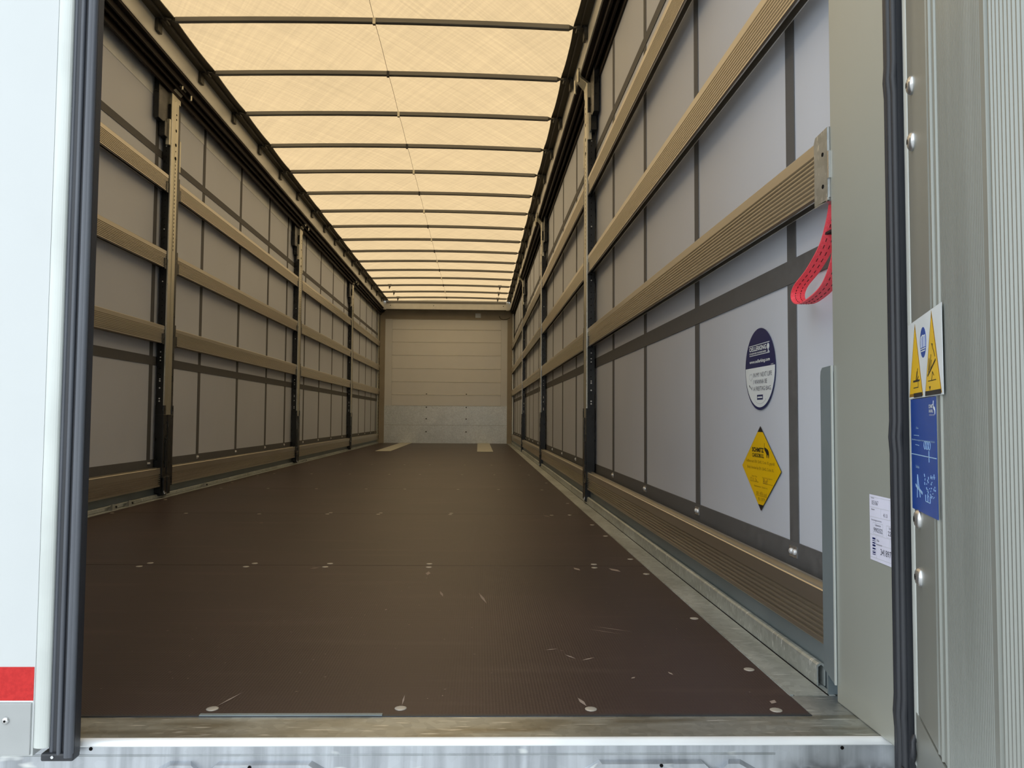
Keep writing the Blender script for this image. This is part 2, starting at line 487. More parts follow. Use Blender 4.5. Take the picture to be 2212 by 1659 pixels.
r0.location = (RIV[0][0], RIV[0][1], 0)
for x, y in RIV[1:]:
    c = r0.copy(); COL.objects.link(c); c.parent = fl; c.location = (x, y, 0)
for x0, x1 in ((-0.83, -0.61), (0.645, 0.878)):
    MB().box(x0, x1, 9.93, LEN - .02, 0.0, 0.006).build('wear_plate', 'plate', fl, bevel=0.002)
# scuffs lying on the boards, each with a shape of its own
sm = MB()
def streak(x, y, dx, dy, w):
    d = Vector((dx, dy, 0)); q = Vector((-dy, dx, 0)).normalized() * w
    sm.add([(x, y, .0006), (x + dx * .5 - q.x, y + dy * .5 - q.y, .0006), (x + dx, y + dy, .0006), (x + dx * .5 + q.x, y + dy * .5 + q.y, .0006)], [(0, 1, 2, 3)])
for s in ((.213, .04, .025, .07, .002), (.528, .045, 0, .05, .0015), (.845, .04, -.01, .04, .004), (.55, .92, .012, -.07, .004), (.66, .90, .022, -.13, .004),
          (1.09, 1.26, .03, -.06, .012), (.975, 1.27, .016, -.05, .009), (.93, .55, .09, -.05, .002), (.91, .53, .08, -.05, .0015), (.50, 1.20, .0, -.06, .008),
          (.99, 2.65, .03, -.08, .007), (.14, 1.26, -.03, -.02, .006), (.84, .33, .02, -.03, .003), (.80, .36, .03, .01, .003), (.87, .29, .03, .02, .003),
          (1.03, .22, .006, -.02, .003), (-.35, 2.30, .01, .03, .006), (-.48, .93, .01, .02, .004), (.42, .70, .004, .01, .003), (.95, .18, .01, .01, .003), (1.17, .05, .012, .018, .006)):
    streak(*s)
for k in range(70):
    x = random.uniform(-.1, 1.18); y = random.uniform(.06, 1.1); streak(x, y, random.uniform(-.006, .006), random.uniform(-.006, .006), .0012)
sm.build('scuff_marks', 'scuff', fl, kind='stuff')

# ------------------------------------------------------------------ rear sill (threshold)
sl = root('trim_1', (0, 0, 0), 'scratched galvanised steel threshold along the rear end of the floor', 'threshold', kind='structure')
SF = -0.095
b = MB()
b.prism([(0.0, 0.0), (0.0, -0.03), (SF + .010, -0.03), (SF + .010, 0.0)], 'x', -1.35, 1.308)
b.build('sill_top', 'sill', sl)
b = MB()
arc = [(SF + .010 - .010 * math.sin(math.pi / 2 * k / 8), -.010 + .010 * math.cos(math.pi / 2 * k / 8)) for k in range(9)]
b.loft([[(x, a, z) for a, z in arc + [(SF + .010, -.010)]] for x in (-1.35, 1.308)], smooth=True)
b.build('sill_edge', 'edge_glint', sl)
MB().box(-1.35, 1.308, SF, SF + .02, -.28, -.010).build('sill_face', 'sillface', sl)
b = MB()
for z in (-.0215, -.0235):
    b.box(-1.35, 1.12, SF - .0008, SF, z - .0003, z + .0003)
b.build('pressed_line', 'galv', sl)
def bumper(x0, x1, notch):
    pts = [(x0 - .02, -.16), (x0, -.045), (x0 + .025, -.031)]
    pts += [(notch - .022, -.031)] + [(notch - .022 + .044 * k / 6, -.031 - .014 * math.sin(math.pi * k / 6)) for k in range(1, 6)] + [(notch + .022, -.031)]
    pts += [(x1 - .025, -.031), (x1, -.045), (x1 + .02, -.16)]
    bb = MB(); bb.loft([[(a, SF, z) for a, z in pts], [(a + (0.004 if a < notch else -0.004), SF - .009, z - .003) for a, z in pts]])
    bb.build('pressed_plate', 'sillface', sl)
bumper(.165, .43, .243); bumper(.82, 1.09, 1.025); bumper(-.43, -.16, -.3); bumper(-1.09, -.82, -1.02)
for x, z in ((.0705, -.0125), (.313, -.037), (.94, -.036), (1.225, -.014)):
    MB().disc((x, SF - (.0095 if z < -.03 and x < 1 else 0), z), (0, -1, 0), .0028, .0006, 12).build('drilled_hole', 'hole', sl)
b = MB(); b.box(1.135, 1.305, SF - .03, SF, -.2, -.047)
b.build('step_pad', 'black', sl)
b = MB()
for k in range(90):
    x = random.uniform(1.14, 1.30); y = random.uniform(SF - .03, SF - .002); r = random.uniform(.0015, .004)
    b.add([(x - r, y - r, -.047), (x + r, y - r, -.047), (x + r, y + r, -.047), (x - r, y + r, -.047), (x, y, -.047 + r)], [(0, 1, 4), (1, 2, 4), (2, 3, 4), (3, 0, 4)])
b.build('grit', 'bolt', sl, kind='stuff', label='shiny grit on the black step pad')
# corner plate beside the plywood and the strip of sealant along the front of the plywood
MB().box(FX1 + .001, 1.36, .0, .088, -.03, 0.0).build('corner_plate', 'galv', sl)
MB().box(FX0, FX1, -.004, .003, -.004, .0012).build('sealant_strip', 'rubber', sl)
b = MB(); b.box(.20, .50, -.0035, .0045, .0, .0028)
b.build('loose_sealant', 'blue_galv', sl)

# ------------------------------------------------------------------ side floor rails
def floor_rail(side, name, label):
    s = 1 if side == 'r' else -1
    fx = FX1 if side == 'r' else FX0
    lip = 1.29 if side == 'r' else -1.262
    t = root(name, (0, 0, 0), label, 'floor rail', kind='structure')
    y0, y1 = 0.09, LEN
    MB().box(fx, lip + s * .012, y0, y1, -.03, .0).build('rail_flange', 'rail', t)
    b = MB(); b.box(fx + s * .001, fx + s * .007, y0, y1, 0.0, .0022)
    b.build('rail_bead', 'rail', t)
    MB().box(lip - s * .0025, lip, y0, y1, 0.0, .0008).build('lip_joint', 'hole', t)
    MB().box(fx + s * .0072, fx + s * .0085, y0, y1, 0.0, .0006).build('bead_joint', 'hole', t)
    # upright folded lip: a narrow inverted U
    H = .042 if side == 'r' else .022
    yl = .14
    b = MB()
    outer = [(lip, .0), (lip, H - .006)] + [(lip + s * (.008 - .008 * math.cos(math.pi * k / 8)), H - .006 + .006 * math.sin(math.pi * k / 8)) for k in range(1, 8)] + [(lip + s * .016, H - .006), (lip + s * .016, 0.0)]
    inner = [(lip + s * .0135, 0.0), (lip + s * .0135, H - .007), (lip + s * .008, H - .003), (lip + s * .0025, H - .007), (lip + s * .0025, 0.0)]
    b.loft([[(x, yl, z) for x, z in outer + inner], [(x, y1, z) for x, z in outer + inner]])
    b.build('rail_lip', 'rail', t)
    # slate coloured outer rave behind it
    MB().box(lip + s * (.0185 if side == 'r' else .0165), lip + s * (.0225 if side == 'r' else .0205), .02, y1, -.12, .081 if side == 'r' else .067).build('side_rave', 'blue_galv', t)
    
    return t
floor_rail('r', 'trim_2', 'galvanised floor rail with upright lip along the right side')
floor_rail('l', 'trim_3', 'galvanised floor rail along the left side under the bottom slats')

# lashing hooks on the left rail, small tie-down loops
def hook(x, y, label):
    t = root('lashing_hook', (x, y, 0), label, 'hook', 'lashing hooks on the floor rails')
    b = MB(); b.add([(x - .012, y - .03, .0), (x + .012, y - .03, .0), (x + .012, y + .03, .0), (x - .012, y + .03, .0), (x - .003, y - .008, .03), (x + .003, y - .008, .03), (x + .003, y + .012, .03), (x - .003, y + .012, .03)],
                   [(0, 1, 5, 4), (1, 2, 6, 5), (2, 3, 7, 6), (3, 0, 4, 7), (4, 5, 6, 7), (3, 2, 1, 0)])
    b.build('hook_body', 'galv', t)
    MB().cyl((x - .01, y + .02, .014), (x + .012, y + .02, .014), .006, n=8).build('ring', 'black', t)
hook(-1.243, 2.78, 'small galvanised lashing hook on the left rail, nearest to the left door')
hook(-1.243, 2.97, 'small galvanised lashing hook on the left rail, second from the left door')
hook(-1.243, 4.13, 'small galvanised lashing hook on the left rail just beyond the nearest post')
hook(-1.243, 7.25, 'small galvanised lashing hook on the left rail just beyond the middle post')

# ------------------------------------------------------------------ side curtains
STR = {'r': [.365, 1.10, 1.856, 2.61, 3.30, 4.106, 4.976, 5.80, 6.607, 7.50, 8.336, 9.03, 9.75, 10.6, 11.4, 12.2, 13.0],
       'l': [.85, 1.67, 2.49, 3.316, 4.111, 4.955, 5.808, 6.502, 7.33, 8.15, 8.96, 9.80, 10.55, 11.296, 12.015, 12.73, 13.35]}
curtains = {}
for side in 'lr':
    s = 1 if side == 'r' else -1
    X = CR if side == 'r' else CL
    t = root('wall_right' if side == 'r' else 'wall_left', (0, 0, 0),
             'grey tarpaulin side curtain with dark webbing straps, ' + ('right side of the trailer' if side == 'r' else 'left side of the trailer'), 'curtain', kind='structure')
    curtains[side] = t
    MB().box(X, X + s * .006, -.05 if side == 'r' else .0, LEN + .1, -.15, 2.66).build('curtain_sheet', 'curtain', t)
    i = X - s * .0022
    for y in STR[side]:
        MB().box(i, X, y - .023, y + .023, .04, 2.60).build('vertical_strap', 'strap', t)
    MB().box(i - s * .001, X - s * .0002, 0.0, LEN, .795, .848).build('horizontal_belt', 'strap', t)
    MB().box(i - s * .001, X - s * .0002, 0.0, LEN, 2.062, 2.108).build('horizontal_belt', 'strap', t)
    MB().box(i - s * .0012, X - s * .0002, 0.0, LEN, -.1, .231).build('hem_band', 'strap', t)
    for y in STR[side]:
        b = MB(); xx = i - s * .0012
        b.box(xx, xx - s * .002, y - .02, y + .02, .198, .222)
        q = b.build('buckle_plate', 'bolt', t)
        for dy in (-.01, .009):
            MB().dome((xx - s * .002, y + dy, .21), (-s, 0, 0), .0065, .005, 10).build('rivet', 'whitedot', q)

# ------------------------------------------------------------------ slats
def slat_section(X, s, z0, h, ribs=9, th=.026, smooth_low=True):
    """inner face at X, outer face at X + s*th, grooves on the inner face"""
    pts = [(X + s * .004, z0), (X, z0 + .004)]
    a = z0 + h * .08; bz = z0 + h * .80
    p = (bz - a) / ribs
    for k in range(ribs):
        z = a + k * p
        pts += [(X, z), (X + s * .0048, z + p * .16), (X + s * .0048, z + p * .48), (X, z + p * .66)]
    pts += [(X, bz + p * .3), (X, z0 + h - .004), (X + s * .004, z0 + h), (X + s * th, z0 + h), (X + s * th, z0), (X + s * (th - .0025), z0), (X + s * (th - .0025), z0 + h * .5), (X + s * .0075, z0 + h * .5), (X + s * .0075, z0)]
    return pts

def bays(side):
    P = POSTS[side]
    ends = [(0.115 if side == 'r' else .10, P[0] - .008)]
    ends.append((P[0] + PW + .022, P[1] - .008)); ends.append((P[1] + PW + .022, P[2] - .008)); ends.append((P[2] + PW + .022, LEN - .1))
    return ends
HZ = {'r': (.912, 1.343, 1.808), 'l': (.925, 1.382, 1.848)}
SH = .110
BAYW = ('between rear opening and nearest post', 'between nearest and middle posts', 'between middle and farthest posts', 'between farthest post and bulkhead')
LEV = ('lowest of three', 'middle of three', 'uppermost of three')
for side in 'lr':
    s = 1 if side == 'r' else -1
    X = XR if side == 'r' else XL
    sw = 'right' if side == 'r' else 'left'
    for bi, (y0, y1) in enumerate(bays(side)):
        for li, z0 in enumerate(HZ[side]):
            t = root('side_rail', (X, y0, z0), 'ribbed aluminium rail on %s wall, %s %s' % (sw, LEV[li], BAYW[bi]), 'side rail', 'aluminium rails on the side walls')
            b = MB(); b.prism(slat_section(X, s, z0, SH, 9 if bi < 2 else 5), 'y', y0, y1)
            b.build('profile', 'slat', t)
            if bi == 0 and side == 'r' and li > 0:
                MB().box(X - .0035, X - .0005, .063, .118, z0 - .012, z0 + SH + .008).build('end_plate', 'galv', t)
            for (e0, e1) in ((y0 - .004, y0 + .022), (y1 - .03, y1 - .004)):
                if bi == 0 and e0 < 1: continue
                MB().box(X - s * .002, X + s * .029, e0, e1, z0 - .003, z0 + SH * .55).build('end_pocket', 'black', t)
        # the wide slat just above the floor rail, with a stepped top ledge
        z0, h = (.083, .10) if side == 'r' else (.068, .112)
        t = root('bottom_rail', (X, y0, z0), 'wide ledged aluminium rail just above %s floor edge, %s' % (sw, BAYW[bi]), 'side rail', 'bottom rails above the floor edges')
        e0 = y0 if not (side == 'r' and bi == 0) else .10
        pts = [(X + s * .003, z0), (X, z0 + .003)]
        p = h * .6 / 6
        for k in range(6):
            z = z0 + .012 + k * p
            pts += [(X, z), (X + s * .0075, z + p * .16), (X + s * .0075, z + p * .5), (X, z + p * .7)]
        zt = z0 + h
        pts += [(X, zt - .002), (X + s * .002, zt), (X + s * .006, zt), (X + s * .007, zt - .004), (X + s * .022, zt - .004), (X + s * .022, zt + .004), (X + s * .03, zt + .004), (X + s * .03, z0)]
        b = MB(); b.prism(pts, 'y', e0, y1)
        b.build('profile', 'slat', t)
        for e in ((y1 - .0035, y1 - .0005), (e0 + .0005, e0 + .0035)):
            if e[0] < 1: continue
            MB().box(X - s * .0015, X + s * .031, e[0], e[1], z0 - .002, z0 + h + .005).build('end_cap', 'bracket', t)
# tall holder plate of the near slat next to the right pillar
hp = root('slat_holder', (XR - .002, .09, .90), 'steel holder plate gripping the near end of the right-hand slat beside the pillar', 'bracket')
b = MB(); X = XR - .0035
pts = [(.063, .893), (.118, .897), (.118, 1.018), (.112, 1.027), (.063, 1.030)]
b.loft([[(X, y, z) for y, z in pts], [(X + .003, y, z) for y, z in pts]]); b.box(X, X + .034, .063, .118, .893, .896)
b.build('plate', 'galv', hp)
for z in (.925, .985):
    MB().disc((X, .082, z), (-1, 0, 0), .004, .0006, 12).build('bolt_hole', 'hole', hp)
b = MB(); b.box(X + .002, X + .012, .0605, .0635, .90, 1.03); b.box(X, X + .008, .058, .063, .935, .985)
b.build('catch', 'bolt', hp)
MB().cyl((X - .001, .066, .897), (X + .008, .066, .897), .004, n=10).build('pin', 'bolt', hp)

# ------------------------------------------------------------------ red webbing loop
sg = root('webbing_loop', (1.312, .10, .90), 'red webbing pull loop hanging from the slat end beside the right pillar', 'strap')
def ribbon(path, width, th, mat, name, parent, wdir=Vector((1, 0, 0)), offs=0.0, dashed=False, lift=0.0):
    pts = [Vector(p) for p in path]
    # catmull-rom refinement
    fine = []
    for i in range(len(pts) - 1):
        p0 = pts[max(i - 1, 0)]; p1 = pts[i]; p2 = pts[i + 1]; p3 = pts[min(i + 2, len(pts) - 1)]
        for k in range(8):
            t = k / 8
            fine.append(0.5 * ((2 * p1) + (p2 - p0) * t + (2 * p0 - 5 * p1 + 4 * p2 - p3) * t * t + (-p0 + 3 * p1 - 3 * p2 + p3) * t ** 3))
    fine.append(pts[-1])
    b = MB(); rings = []
    for i, p in enumerate(fine):
        d = (fine[min(i + 1, len(fine) - 1)] - fine[max(i - 1, 0)]).normalized()
        w = (wdir - d * wdir.dot(d)).normalized(); n = d.cross(w)
        c = p + w * offs + n * lift
        rings.append([c - w * width / 2 - n * th / 2, c + w * width / 2 - n * th / 2, c + w * width / 2 + n * th / 2, c - w * width / 2 + n * th / 2])
    if not dashed:
        b.loft(rings, smooth=False)
    else:
        for i in range(0, len(rings) - 1, 2):
            b.loft(rings[i:i + 2])
    return b.build(name, mat, parent)
LOOP = [(1.313, .082, .905), (1.312, .092, .870), (1.311, .122, .826), (1.310, .180, .790), (1.309, .238, .767), (1.309, .252, .746), (1.309, .226, .730), (1.309, .175, .731), (1.310, .115, .748), (1.311, .078, .785), (1.312, .068, .825), (1.313, .070, .865), (1.314, .072, .90)]
WD = Vector((1, -.15, 0)).normalized()
ribbon(LOOP, .028, .0022, 'web', 'webbing', sg, WD)
for of in (-.005, .005):
    for lf in (-.0016, .0016):
        ribbon(LOOP, .0011, .0006, 'stitch', 'stitching', sg, WD, offs=of, dashed=True, lift=lf)
MB().box(1.301, 1.325, .068, .108, .842, .846).build('bar_tack', 'stitch', sg)

# ------------------------------------------------------------------ intermediate posts
def make_post(side, k, y):
    s = 1 if side == 'r' else -1
    X = XR if side == 'r' else XL
    sw = 'right' if side == 'r' else 'left'
    t = root('side_post', (X, y, 0), '%s of the three black and zinc posts along the %s wall' % (ORD[k], sw), 'post', 'sliding posts between the side curtains')
    def bx(d0, d1, ya, yb, z0, z1): return MB().box(X + s * d0, X + s * d1, y + ya, y + yb, z0, z1)
    # zinc face strip: shallow channel with a central groove
    b = MB()
    sec = [(-.004, 0), (-.004, .05), (-.001, .055), (-.001, .062), (-.004, .067), (-.004, PW - .03), (.02, PW - .03), (.02, PW - .033), (.0, PW - .033), (.0, .003), (.02, .003), (.02, 0)]
    b.loft([[(X + s * a, y + c, z) for a, c in sec] for z in (.49, 2.49)])
    b.build('face_strip', 'post', t)
    b = MB(); b.box(X + s * .0, X + s * .042, y - .0015, y + .004, .03, 2.40); b.box(X + s * .0, X + s * .042, y + PW - .004, y + PW + .0015, .03, 2.40); b.box(X + s * .036, X + s * .042, y, y + PW, .03, 2.40)
    b.build('side_channel', 'black', t)
    MB().box(X - s * .006, X - s * .004, y + .001, y + .008, .49, 2.3).build('edge_highlight', 'bolt', t)  # thin bright strip stands in for the highlight on the near edge
    MB().box(X - s * .003, X + s * .0, y + PW - .029, y + PW + .0015, .5, 2.4).build('far_flank', 'black', t)
    # black lower carrier
    b = MB(); b.box(X - s * .007, X + s * .043, y - .006, y + PW + .008, .12, .50)
    b.loft([[(X + s * (-.007 if q[0] else .043), y + q[1], z) for q in ((1, -.006), (1, .03), (0, .03), (0, -.006))] for z in (.50, .555)])
    b.loft([[(X + s * (-.007 if q[0] else .043), y + q[1], z) for q in ((1, PW - .022), (1, PW + .008), (0, PW + .008), (0, PW - .022))] for z in (.50, .555)])
    b.build('lower_carrier', 'black', t, bevel=.002)
    b = MB(); b.box(X - s * .010, X - s * .006, y + .058, y + .07, .14, .50); b.box(X - s * .012, X - s * .006, y + .03, y + .045, .18, .36)
    b.build('lock_lever', 'black', t, bevel=.001)
    b = MB(); b.box(X - s * .012, X + s * .03, y + .01, y + .055, .012, .125); b.box(X - s * .012, X + s * .03, y + .068, y + PW - .03, .02, .125)
    b.build('foot', 'black', t, bevel=.003)
    b = MB(); b.cyl((X - s * .016, y + .02, .022), (X - s * .006, y + .02, .05), .0045, n=8); b.cyl((X - s * .012, y + .045, .03), (X - s * .012, y + .06, .012), .004, n=8)
    b.build('foot_hook', 'bolt', t)
    # bolts and drilled holes on the face turned to the rear
    xm = X + s * .022
    for z in (2.33, 2.30, 2.14, 1.90, 1.62, 1.30, 1.02, .88, .84, .82, .715, .70, .655, .60, .585):
        if 0.0 <= z: MB().dome((xm, y - .0015, z + .005 * math.sin(z * 40)), (0, -1, 0), .0042 if z > .7 else .005, .003, 8).build('bolt', 'whitedot', t)
    b = MB()
    for i in range(44):
        b.box(X + s * .018, X + s * .023, y - .0022, y - .0015, .66 + i * .038, .666 + i * .038)
    b.build('perforations', 'hole', t, kind='stuff')
    # holes in the zinc strip, upper half
    b = MB(); xf = X - s * .0042
    for i in range(24):
        z = 2.06 - i * .024; b.box(xf, xf + s * .0006, y + .072, y + .080, z, z + .012)
    for z, r in ((2.36, .006), (2.33, .006), (2.26, .010), (2.17, .011), (2.13, .004), (2.085, .012)):
        b.disc((xf, y + .076, z), (-s, 0, 0), r, .0006, 10)
    b.build('strip_holes', 'hole', t, kind='stuff')
    # slat pockets at the far flank
    for z0 in HZ[side]:
        MB().box(X - s * .003, X + s * .03, y + PW + .0015, y + PW + .018, z0 - .012, z0 + SH + .02).build('slat_pocket', 'bracket', t)
    MB().box(X - s * .004, X + s * .02, y + PW + .002, y + PW + .02, 2.02, 2.22).build('ratchet_plate', 'post', t, bevel=.002)
    MB().box(X - s * .003, X + s * .02, y - .022, y - .0015, 2.14, 2.30).build('ratchet_plate', 'post', t, bevel=.002)
    # bent head that hooks onto the roof rail
    path = [(X - s * .003, 2.44), (X - s * .006, 2.49), (X - s * .05, 2.545), (X - s * .056, 2.60)]
    rings = []
    for i, (a, z) in enumerate(path):
        w0, w1 = ((.0, PW), (.01, PW - .01), (.045, PW - .005), (.055, PW - .01))[i]
        rings.append([(a, y + w0, z), (a, y + w1, z), (a + s * .02, y + w1, z + .004), (a + s * .02, y + w0, z + .004)])
    b = MB(); b.loft(rings); b.build('bent_head', 'post', t, bevel=.002)
    MB().cyl((X - s * .055, y + .02, 2.50), (X - s * .055, y + .02, 2.572), .007, n=10).build('guide_pin', 'post', t)
    MB().cyl((X - s * .055, y + PW + .025, 2.49), (X - s * .055, y + PW + .025, 2.572), .007, n=10).build('guide_pin', 'post', t)
    b = MB(); b.box(X + s * .012, X + s * .043, y - .15, y - .002, 2.26, 2.54); b.box(X + s * .006, X + s * .043, y - .07, y - .002, 2.18, 2.27)
    b.build('roller_block', 'black', t, bevel=.003)
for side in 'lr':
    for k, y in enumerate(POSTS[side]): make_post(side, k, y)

# ------------------------------------------------------------------ roof rails
BY0, BDY, BH = 2.9215, 0.6614, 2.69
BXL, BXR = -1.045, 1.147
for side in 'lr':
    s = 1 if side == 'r' else -1
    t = root('trim_4' if side == 'r' else 'trim_5', (0, 0, 0), 'aluminium roof rail with dark curtain track, %s side' % ('right' if side == 'r' else 'left'), 'roof rail', kind='structure')
    xi = 1.25 if side == 'r' else -1.148      # pale inner face
    xe = 1.172 if side == 'r' else -1.052     # edge of canvas
    MB().box(xi, xi + s * .006, .0, LEN, 2.575, 2.70).build('inner_face', 'railin', t)
    MB().box(xi, xi + s * .17, .0, LEN, 2.70, 2.712).build('rail_cover', 'railin', t)
    # curtain track below: two dark channels
    z0 = 2.47
    for d0, d1, za in ((.030, .042, z0 + .05), (.058, .068, z0 + .03), (.085, .10, z0)):
        MB().box(xi + s * d0, xi + s * d1, 0, LEN, za, 2.555).build('curtain_track', 'raildark', t)
    MB().box(xi + s * .004, xi + s * .10, 0, LEN, 2.555, 2.57).build('track_roof', 'raildark', t)
    MB().box(xi + s * .001, xi + s * .004, 0, LEN, 2.569, 2.575).build('track_edge', 'railin', t)
    MB().box(xi + s * .145, xi + s * .16, 0, LEN, 2.40, 2.70).build('outer_web', 'outer', t)
    # sliding-roof track, scalloped between the bows
    b = MB()
    n = 90
    sc1 = []; 
    for i in range(n * 2 + 1):
        y = .0 + (LEN - .35) * i / (n * 2)
        ph = ((y - BY0) / BDY) % 1.0
        w = .016 * (abs(2 * ph - 1)) ** 3
        sc1.append((xe + s * (.004 - w * .6 + .004), y, 2.708))
    rings = []
    for (x, y, z) in sc1:
        rings.append([(x, y, 2.700), (xi, y, 2.690), (xi, y, 2.698), (x, y, 2.706)])
    b.loft(rings); b.build('roof_track', 'scallop', t)
    b = MB(); b.box((xe + xi) / 2 - .003, (xe + xi) / 2 + .003, 0, LEN - .3, 2.678, 2.695)
    b.build('track_fin', 'bracket', t)

# ------------------------------------------------------------------ roof canvas
ce = root('ceiling', (0, 0, 0), 'cream translucent sliding roof canvas stretched over sixteen bows', 'roof', kind='structure')
b = MB(); NX, NY = 14, 200
vs = []
for j in range(NY + 1):
    y = -.05 + 13.41 * j / NY
    ph = ((y - BY0) / BDY) % 1.0
    for i in range(NX + 1):
        x = -1.10 + 2.31 * i / NX
        u = (x - .055) / 1.16
        z = BH + .0165 + .018 * (1 - u * u) + .012 * math.sin(math.pi * ph) + .003 * math.sin(x * 5 + y * 3)
        vs.append((x, y, z))
fs = [(j * (NX + 1) + i, j * (NX + 1) + i + 1, (j + 1) * (NX + 1) + i + 1, (j + 1) * (NX + 1) + i) for j in range(NY) for i in range(NX)]
b.add(vs, fs, True); b.build('roof_canvas', 'canvas', ce)
b = MB(); b.tube([(.052, y, BH + .028 + .012 * math.sin(math.pi * (((y - BY0) / BDY) % 1.0))) for y in [i * .1655 for i in range(80)]], .0014, 5)
b.build('centre_cord', 'frame', ce)

# ------------------------------------------------------------------ roof bows
NTH = ['nearest', 'second', 'third', 'fourth', 'fifth', 'sixth', 'seventh', 'eighth']
for k in range(16):
    y = BY0 + k * BDY
    if k < 8: lab = ('%s roof bow in view, counted from the rear opening' % NTH[k]) if k else 'nearest roof bow in view, just inside the rear opening'
    else:
        q = 15 - k
        lab = 'roof bow beside the front header, farthest of all' if q == 0 else '%s roof bow counted back from the front header' % NTH[q]
    t = root('roof_bow', ((BXL + BXR) / 2, y, BH), 'steel tube, ' + lab, 'roof bow', 'roof bows under the canvas')
    xs = [BXL + (BXR - BXL) * i / 10 for i in range(11)]
    def zz(x): 
        u = (x - (BXL + BXR) / 2) / ((BXR - BXL) / 2); return BH + .018 * (1 - u * u)
    rings = []
    for x in xs:
        z = zz(x)
        rings.append([(x, y - .013, z - .011), (x, y - .009, z - .015), (x, y + .009, z - .015), (x, y + .013, z - .011), (x, y + .013, z + .011), (x, y + .009, z + .015), (x, y - .009, z + .015), (x, y - .013, z + .011)])
    b = MB(); b.loft(rings); b.build('bow_tube', 'bow', t)
    b = MB()
    b.box(BXL + .05, BXR - .05, y - .016, y + .016, BH + .034, BH + .0365) if False else None
    for s, xe, xo in ((-1, BXL, -1.14), (1, BXR, 1.235)):
        b = MB()
        b.loft([[(xe, y - .012, BH - .012), (xe, y + .012, BH - .012), (xe, y + .012, BH + .012), (xe, y - .012, BH + .012)],
                [(xe + s * .022, y - .006, BH - .003), (xe + s * .022, y + .006, BH - .003), (xe + s * .022, y + .006, BH + .006), (xe + s * .022, y - .006, BH + .006)],
                [(xe + s * .045, y - .02, BH - .008), (xe + s * .045, y + .02, BH - .008), (xe + s * .045, y + .02, BH + .004), (xe + s * .045, y - .02, BH + .004)],
                [(xo, y - .028, BH - .01), (xo, y + .028, BH - .01), (xo, y + .028, BH + .004), (xo, y - .028, BH + .004)]])
        b.cyl((xe + s * .05, y - .026, BH - .012), (xe + s * .05, y + .026, BH - .012), .011, n=10)
        b.build('end_bracket', 'bracket', t)
        b = MB(); b.box(xo - .006, xo + .010, y - .03, y + .03, BH - .07, BH - .006) if k % 1 == 0 else None
        b.build('hanger', 'bracket', t)
    b = MB(); x = .055; z = zz(x)
    b.box(x - .008, x + .008, y - .017, y + .005, z - .024, z - .012); b.box(x - .028, x + .028, y + .012, y + .02, z + .004, z + .012); b.box(x - .008, x + .008, y - .016, y - .012, z - .02, z + .012)
    b.build('centre_clip', 'post' if k % 2 == 0 else 'black', t)
    if k >= 13:
        for x in (-.84, 1.0):
            z = zz(x); b = MB(); b.box(x - .03, x + .03, y - .014, y - .004, z + .010, z + .018); b.add([(x - .018, y - .01, z - .012), (x + .018, y - .01, z - .012), (x - .004, y - .01, z - .065), (x - .010, y - .01, z - .065), (x - .018, y + .0, z - .012), (x + .018, y + .0, z - .012), (x - .004, y + .0, z - .065), (x - .010, y + .0, z - .065)],
                  [(0, 3, 2, 1), (4, 5, 6, 7), (0, 1, 5, 4), (1, 2, 6, 5), (2, 3, 7, 6), (3, 0, 4, 7)])
            b.build('lashing_hook', 'bracket', t)

# ------------------------------------------------------------------ front bulkhead
wf = root('wall_front', (0, LEN, 0), 'beige ribbed bulkhead with galvanised kick plate closing the front end', 'bulkhead', kind='structure')
Y = LEN
MB().box(-1.36, 1.42, Y + .02, Y + .06, -.1, 2.75).build('bulkhead_core', 'frame', wf)
MB().box(-1.255, -1.155, Y - .02, Y + .02, 0, 2.62).build('frame_post', 'frame', wf)
MB().box(1.21, 1.30, Y - .02, Y + .02, 0, 2.62).build('frame_post', 'frame', wf)
for s, x in ((-1, -1.275), (1, 1.315)):
    MB().box(x - .012, x + .012, Y - .12, Y - .02, .02, 2.50).build('corner_track', 'post', wf)
    b = MB()
    for i in range(26):
        b.box(x - s * .0125, x - s * .0128, Y - .08, Y - .06, .10 + i * .06, .125 + i * .06)
    b.build('track_slots', 'hole', wf)
MB().box(-1.155, 1.21, Y - .004, Y + .02, 2.395, 2.62).build('top_band', 'frame', wf)
MB().box(-1.155, -1.02, Y - .006, Y + .02, .71, 2.395).build('side_margin', 'bulkside', wf)
MB().box(1.09, 1.21, Y - .006, Y + .02, .71, 2.395).build('side_margin', 'bulkside', wf)
zs = [.722, .946, 1.196, 1.45, 1.707, 1.96, 2.202, 2.395]
for a, c in zip(zs[:-1], zs[1:]):
    b = MB(); b.box(-1.018, 1.088, Y - .008, Y + .018, a + .0005, c - .012)
    b.loft([[(x, Y - .008, c - .014), (x, Y - .017, c - .012), (x, Y - .017, c - .010), (x, Y - .008, c - .0005), (x, Y + .01, c - .0005), (x, Y + .01, c - .014)] for x in (-1.018, 1.088)])
    b.build('bulkhead_panel', 'bulk', wf)
MB().box(-1.155, 1.21, Y - .014, Y + .018, .0, .345).build('kick_plate', 'kick', wf)
MB().box(-1.155, 1.21, Y - .014, Y + .018, .349, .718).build('kick_plate', 'kick', wf)
for x in (-.345, .424):
    for z in (.945, .692, .468, .22):
        MB().dome((x, Y - (.008 if z > .72 else .014), z), (0, -1, 0), .013, .008, 10).build('bolt', 'bracket', wf)
MB().box(.585, .69, Y - .012, Y - .004, 2.435, 2.52).build('small_label', 's_white', wf)
b = MB(); b.tube([(1.05, Y - .01, 2.47), (1.07, Y - .02, 2.42), (1.13, Y - .02, 2.40), (1.2, Y - .02, 2.41), (1.26, Y - .03, 2.44)], .006, 6)
b.build('cable', 'bracket', wf)
